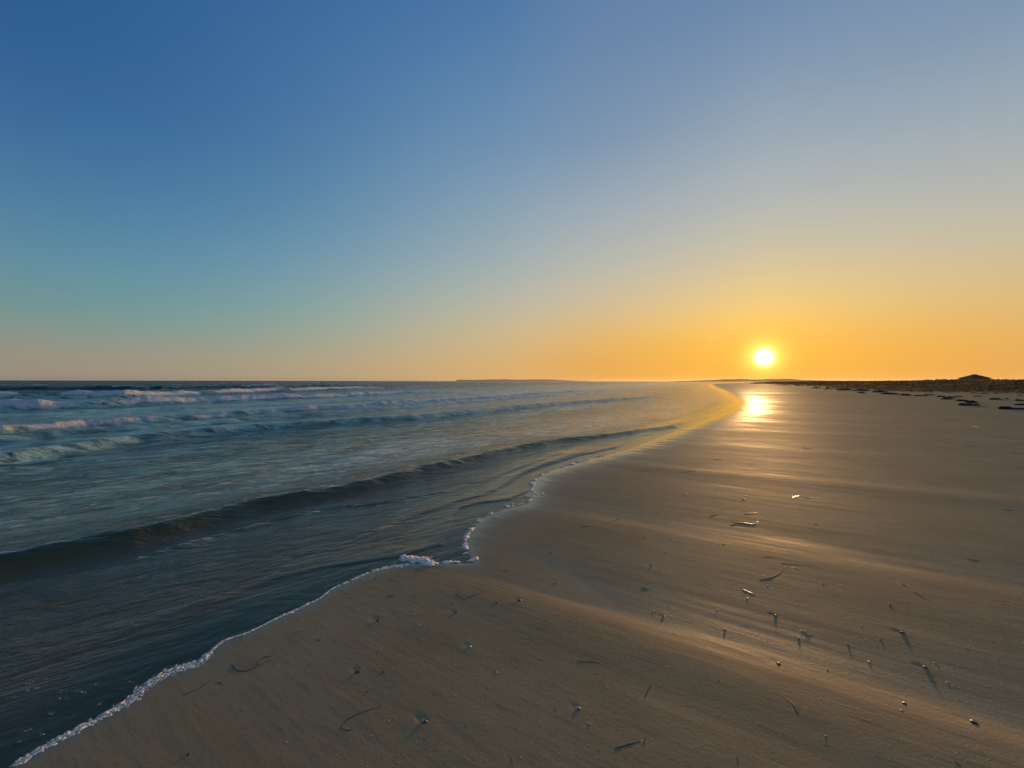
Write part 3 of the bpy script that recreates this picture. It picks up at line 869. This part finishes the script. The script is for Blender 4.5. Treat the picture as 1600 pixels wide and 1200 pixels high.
for i, (l, r_, foot, hp, label) in enumerate(HEAPS):
    gx, gy, k = ground((l + r_) / 2, foot)
    wm = (r_ - l) * k / F
    hm = hp * k / F
    rg = np.random.default_rng(800 + i)
    dm = max(.5, min(wm * .6, 3.0))
    nx, ny = 30, 12
    X, Y = np.meshgrid(np.linspace(-.5, .5, nx), np.linspace(-.5, .5, ny), indexing='ij')
    env = np.clip(1 - (np.abs(X) * 2) ** 2.6 - (np.abs(Y) * 2) ** 2.2, 0, 1) ** .5
    skew = 1 - .55 * (X + .5) * (1 if i % 3 == 0 else .3)
    H = hm * env * skew * (.75 + .55 * fbm(X * 6 + i * 9, Y * 4, 71, 4, .65)) * 1.25
    H = np.where(env <= 0, -.05, H)
    a = math.atan2(gx, gy)     # long side across the beach
    wx = X * wm; wy = Y * dm + dm * .3
    c, sn = math.cos(-R(8)), math.sin(-R(8))
    ax = gx + wx * c - wy * sn; ay = gy + wx * sn + wy * c
    s_, t_ = ax * SD[0] + ay * SD[1], ax * TD[0] + ay * TD[1]
    Z = bed(s_, t_) + H
    base = np.array([gx, gy, bz(gx, gy)])
    V = np.stack([ax.ravel(), ay.ravel(), Z.ravel()], 1) - base
    ii = np.arange(nx * ny).reshape(nx, ny)
    Fc = np.stack([ii[:-1, :-1], ii[1:, :-1], ii[1:, 1:], ii[:-1, 1:]], -1).reshape(-1, 4)
    fv = list(map(tuple, V)); ff = [tuple(q) for q in Fc]
    # loose ribbons of weed sticking out
    for _ in range(26):
        p0 = (rg.random(2) - .5) * (.9, .8)
        ix, iy = int((p0[0] + .5) * (nx - 1)), int((p0[1] + .5) * (ny - 1))
        o0 = V[ii[ix, iy]]
        an = rg.random() * 6.3; L = hm * (.4 + rg.random() * .6); wd = hm * .07
        d = np.array([math.cos(an), math.sin(an), .35]) * L; sd = np.array([-math.sin(an), math.cos(an), 0]) * wd
        q = len(fv)
        mid = o0 + d * .5 + np.array([0, 0, .12 * L]); end = o0 + d * np.array([1, 1, .3])
        fv += [tuple(o0 - sd), tuple(o0 + sd), tuple(mid - sd), tuple(mid + sd), tuple(end)]
        ff += [(q, q + 1, q + 3, q + 2), (q + 2, q + 3, q + 4)]
    o = mesh_obj('wrack_heap', fv, ff, M_WRACK, None, False, None, base)
    tag(o, label, 'seaweed', 'heaps of wrack on the upper beach')

# ------------------------------------------------------------------ low scrub on the dunes
vs, fs = [], []
rg = np.random.default_rng(33)
N = 60000
S_ = 18 + 620 * rg.random(N) ** 1.7
B_ = 15 + 75 * rg.random(N) ** 1.3
T_ = edge_t(S_) - B_
dens = ss(18, 30, B_ + 7 * fbm(S_ * .05, T_ * .08, 81, 4)) * (.35 + .65 * ss(-.25, .25, fbm(S_ * .10, T_ * .22, 83, 3)))
ok = rg.random(N) < dens
PX = SD[0] * S_ + TD[0] * T_; PY = SD[1] * S_ + TD[1] * T_
ang = np.degrees(np.arctan2(PX, PY))
ok &= (ang > 20) & (ang < 62)
idx = np.nonzero(ok)[0]
Zb = bed(S_[idx], T_[idx])
rng2 = rg.random((len(idx), 8))
V = np.empty((len(idx), 9, 3)); Fc = np.empty((len(idx), 3, 3), int)
far = 1.3 + np.hypot(PX[idx], PY[idx]) / 160
for k in range(3):
    an = rng2[:, k] * 6.28
    h = (.08 + .20 * rng2[:, 3 + k] ** 1.6) * (.6 + .5 * ss(24, 40, B_[idx]))
    wd = (.09 + .10 * rng2[:, 6]) * far
    cx = PX[idx] + (rng2[:, (k + 4) % 8] - .5) * .5; cy = PY[idx] + (rng2[:, (k + 5) % 8] - .5) * .5
    V[:, 3 * k] = np.stack([cx - np.cos(an) * wd, cy - np.sin(an) * wd, Zb - .03], 1)
    V[:, 3 * k + 1] = np.stack([cx + np.cos(an) * wd, cy + np.sin(an) * wd, Zb - .03], 1)
    V[:, 3 * k + 2] = np.stack([cx + np.sin(an) * .15, cy + np.cos(an) * .1, Zb + h], 1)
    Fc[:, k] = np.arange(len(idx))[:, None] * 9 + np.array([3 * k, 3 * k + 1, 3 * k + 2])
scrub = mesh_obj('dune_scrub', V.reshape(-1, 3), Fc.reshape(-1, 3), M_SCRUB)
tag(scrub, 'low dark scrub and grass matting the dunes behind the beach', 'scrub', None, 'stuff')

# ------------------------------------------------------------------ hut behind the dunes
HD = 170.0
hx = (1522.5 - 800) / F * HD
hz = bz(hx, HD) - .1
ztop = EYE + (597.6 - 585.6) / F * HD
zeave = EYE + (597.6 - 592.0) / F * HD
hut = bpy.data.objects.new('beach_hut', None); col.objects.link(hut)
hut.location = (hx, HD, hz); hut.rotation_euler = (0, 0, R(-12))
tag(hut, 'small pale hut with a dark pyramid roof standing on the dunes', 'hut')
hw, hd = 3.45, 2.6
H1 = zeave - hz


def box(name, c, d, mt, parent):
    x0, y0, z0 = (c[i] - d[i] / 2 for i in range(3)); x1, y1, z1 = (c[i] + d[i] / 2 for i in range(3))
    v = [(x0, y0, z0), (x1, y0, z0), (x1, y1, z0), (x0, y1, z0), (x0, y0, z1), (x1, y0, z1), (x1, y1, z1), (x0, y1, z1)]
    return mesh_obj(name, v, [(3, 2, 1, 0), (4, 5, 6, 7), (0, 1, 5, 4), (1, 2, 6, 5), (2, 3, 7, 6), (3, 0, 4, 7)], mt, parent)


box('wall', (0, -hd + .08, H1 / 2), (2 * hw, .16, H1), M_WALL, hut)
box('wall', (0, hd - .08, H1 / 2), (2 * hw, .16, H1), M_WALL, hut)
box('wall', (-hw + .08, 0, H1 / 2), (.16, 2 * hd - .32, H1), M_WALL, hut)
box('wall', (hw - .08, 0, H1 / 2), (.16, 2 * hd - .32, H1), M_WALL, hut)
ov = .35; H2 = ztop - hz
rv = [(-hw - ov, -hd - ov, H1 - .05), (hw + ov, -hd - ov, H1 - .05), (hw + ov, hd + ov, H1 - .05), (-hw - ov, hd + ov, H1 - .05),
      (-hw - ov, -hd - ov, H1 + .12), (hw + ov, -hd - ov, H1 + .12), (hw + ov, hd + ov, H1 + .12), (-hw - ov, hd + ov, H1 + .12),
      (-.55, -.3, H2 - .15), (.55, -.3, H2 - .15), (.55, .3, H2 - .15), (-.55, .3, H2 - .15)]
rf = [(3, 2, 1, 0)] + [(i, (i + 1) % 4, 4 + (i + 1) % 4, 4 + i) for i in range(4)] + [(4 + i, 4 + (i + 1) % 4, 8 + (i + 1) % 4, 8 + i) for i in range(4)] + [(8, 9, 10, 11)]
roof = mesh_obj('roof', rv, rf, M_ROOF, hut)
box('ridge_cap', (0, 0, H2 - .08), (1.2, .7, .16), M_ROOF, roof)

# ------------------------------------------------------------------ far land across the water
def headland(name, prof, dist, depth, label):
    """prof: (pixel column, pixels above the horizon)"""
    us = np.linspace(prof[0][0], prof[-1][0], 90)
    hp = np.interp(us, [p[0] for p in prof], [p[1] for p in prof])
    hp = hp * (1 + .10 * fbm(us * .09, us * 0, 15, 3))
    hts = np.maximum(hp, .02) / F * dist
    X = (us - 800) / F * dist
    V = []; ks = [(0, 0, -2), (.06, .55, 0), (.18, .86, 0), (.4, 1, 0), (.7, .8, 0), (1, 0, -2)]
    for a, h, zo in ks:
        V.append(np.stack([X * (1 + a * depth / dist), dist + a * depth + 0 * X + 60 * fbm(us * .05, us * 0 + a, 25, 3), h * hts + zo], 1))
    V = np.concatenate(V); n = len(us)
    i = np.arange(len(V)).reshape(len(ks), n)
    Fc = np.stack([i[:-1, :-1], i[:-1, 1:], i[1:, 1:], i[1:, :-1]], -1).reshape(-1, 4)
    o = mesh_obj(name, V, Fc, M_HILL, None, True)
    tag(o, label, 'headland', None, 'structure')


headland('far_island', [(713, 1.7), (716, 2.2), (740, 2.0), (765, 2.6), (790, 3.0), (805, 2.4), (815, 2.8), (860, 2.9), (875, 2.2), (900, 1.0), (925, .2)], 7200, 500, 'low flat island on the sea horizon')
headland('far_hill', [(1040, .1), (1085, 1.6), (1110, 2.6), (1130, 3.8), (1155, 4.6), (1175, 3.8), (1188, 3.8), (1205, 5.0), (1232, 5.0), (1250, 3.0), (1290, 2.4), (1340, 1.4)], 3600, 500, 'low hills at the far end of the beach below the sun')

# ------------------------------------------------------------------ haze over sea and beach
HZ = 9600.0
hv, hm_, _ = None, None, None
mt, gz, out = mat('haze')
pv = gz.n('ShaderNodeVolumePrincipled')
pv.inputs['Color'].default_value = (0.92, 0.90, 0.86, 1)
pv.inputs['Density'].default_value = 0.00005
pv.inputs['Anisotropy'].default_value = 0.55
gz.nt.links.new(pv.outputs[0], out.inputs['Volume'])
haze = box('haze', (0, 0, 16.0), (2 * HZ, 2 * HZ, 48.0), mt, None)
tag(haze, 'thin warm haze lying over the sea and the beach', 'haze', None, 'stuff')
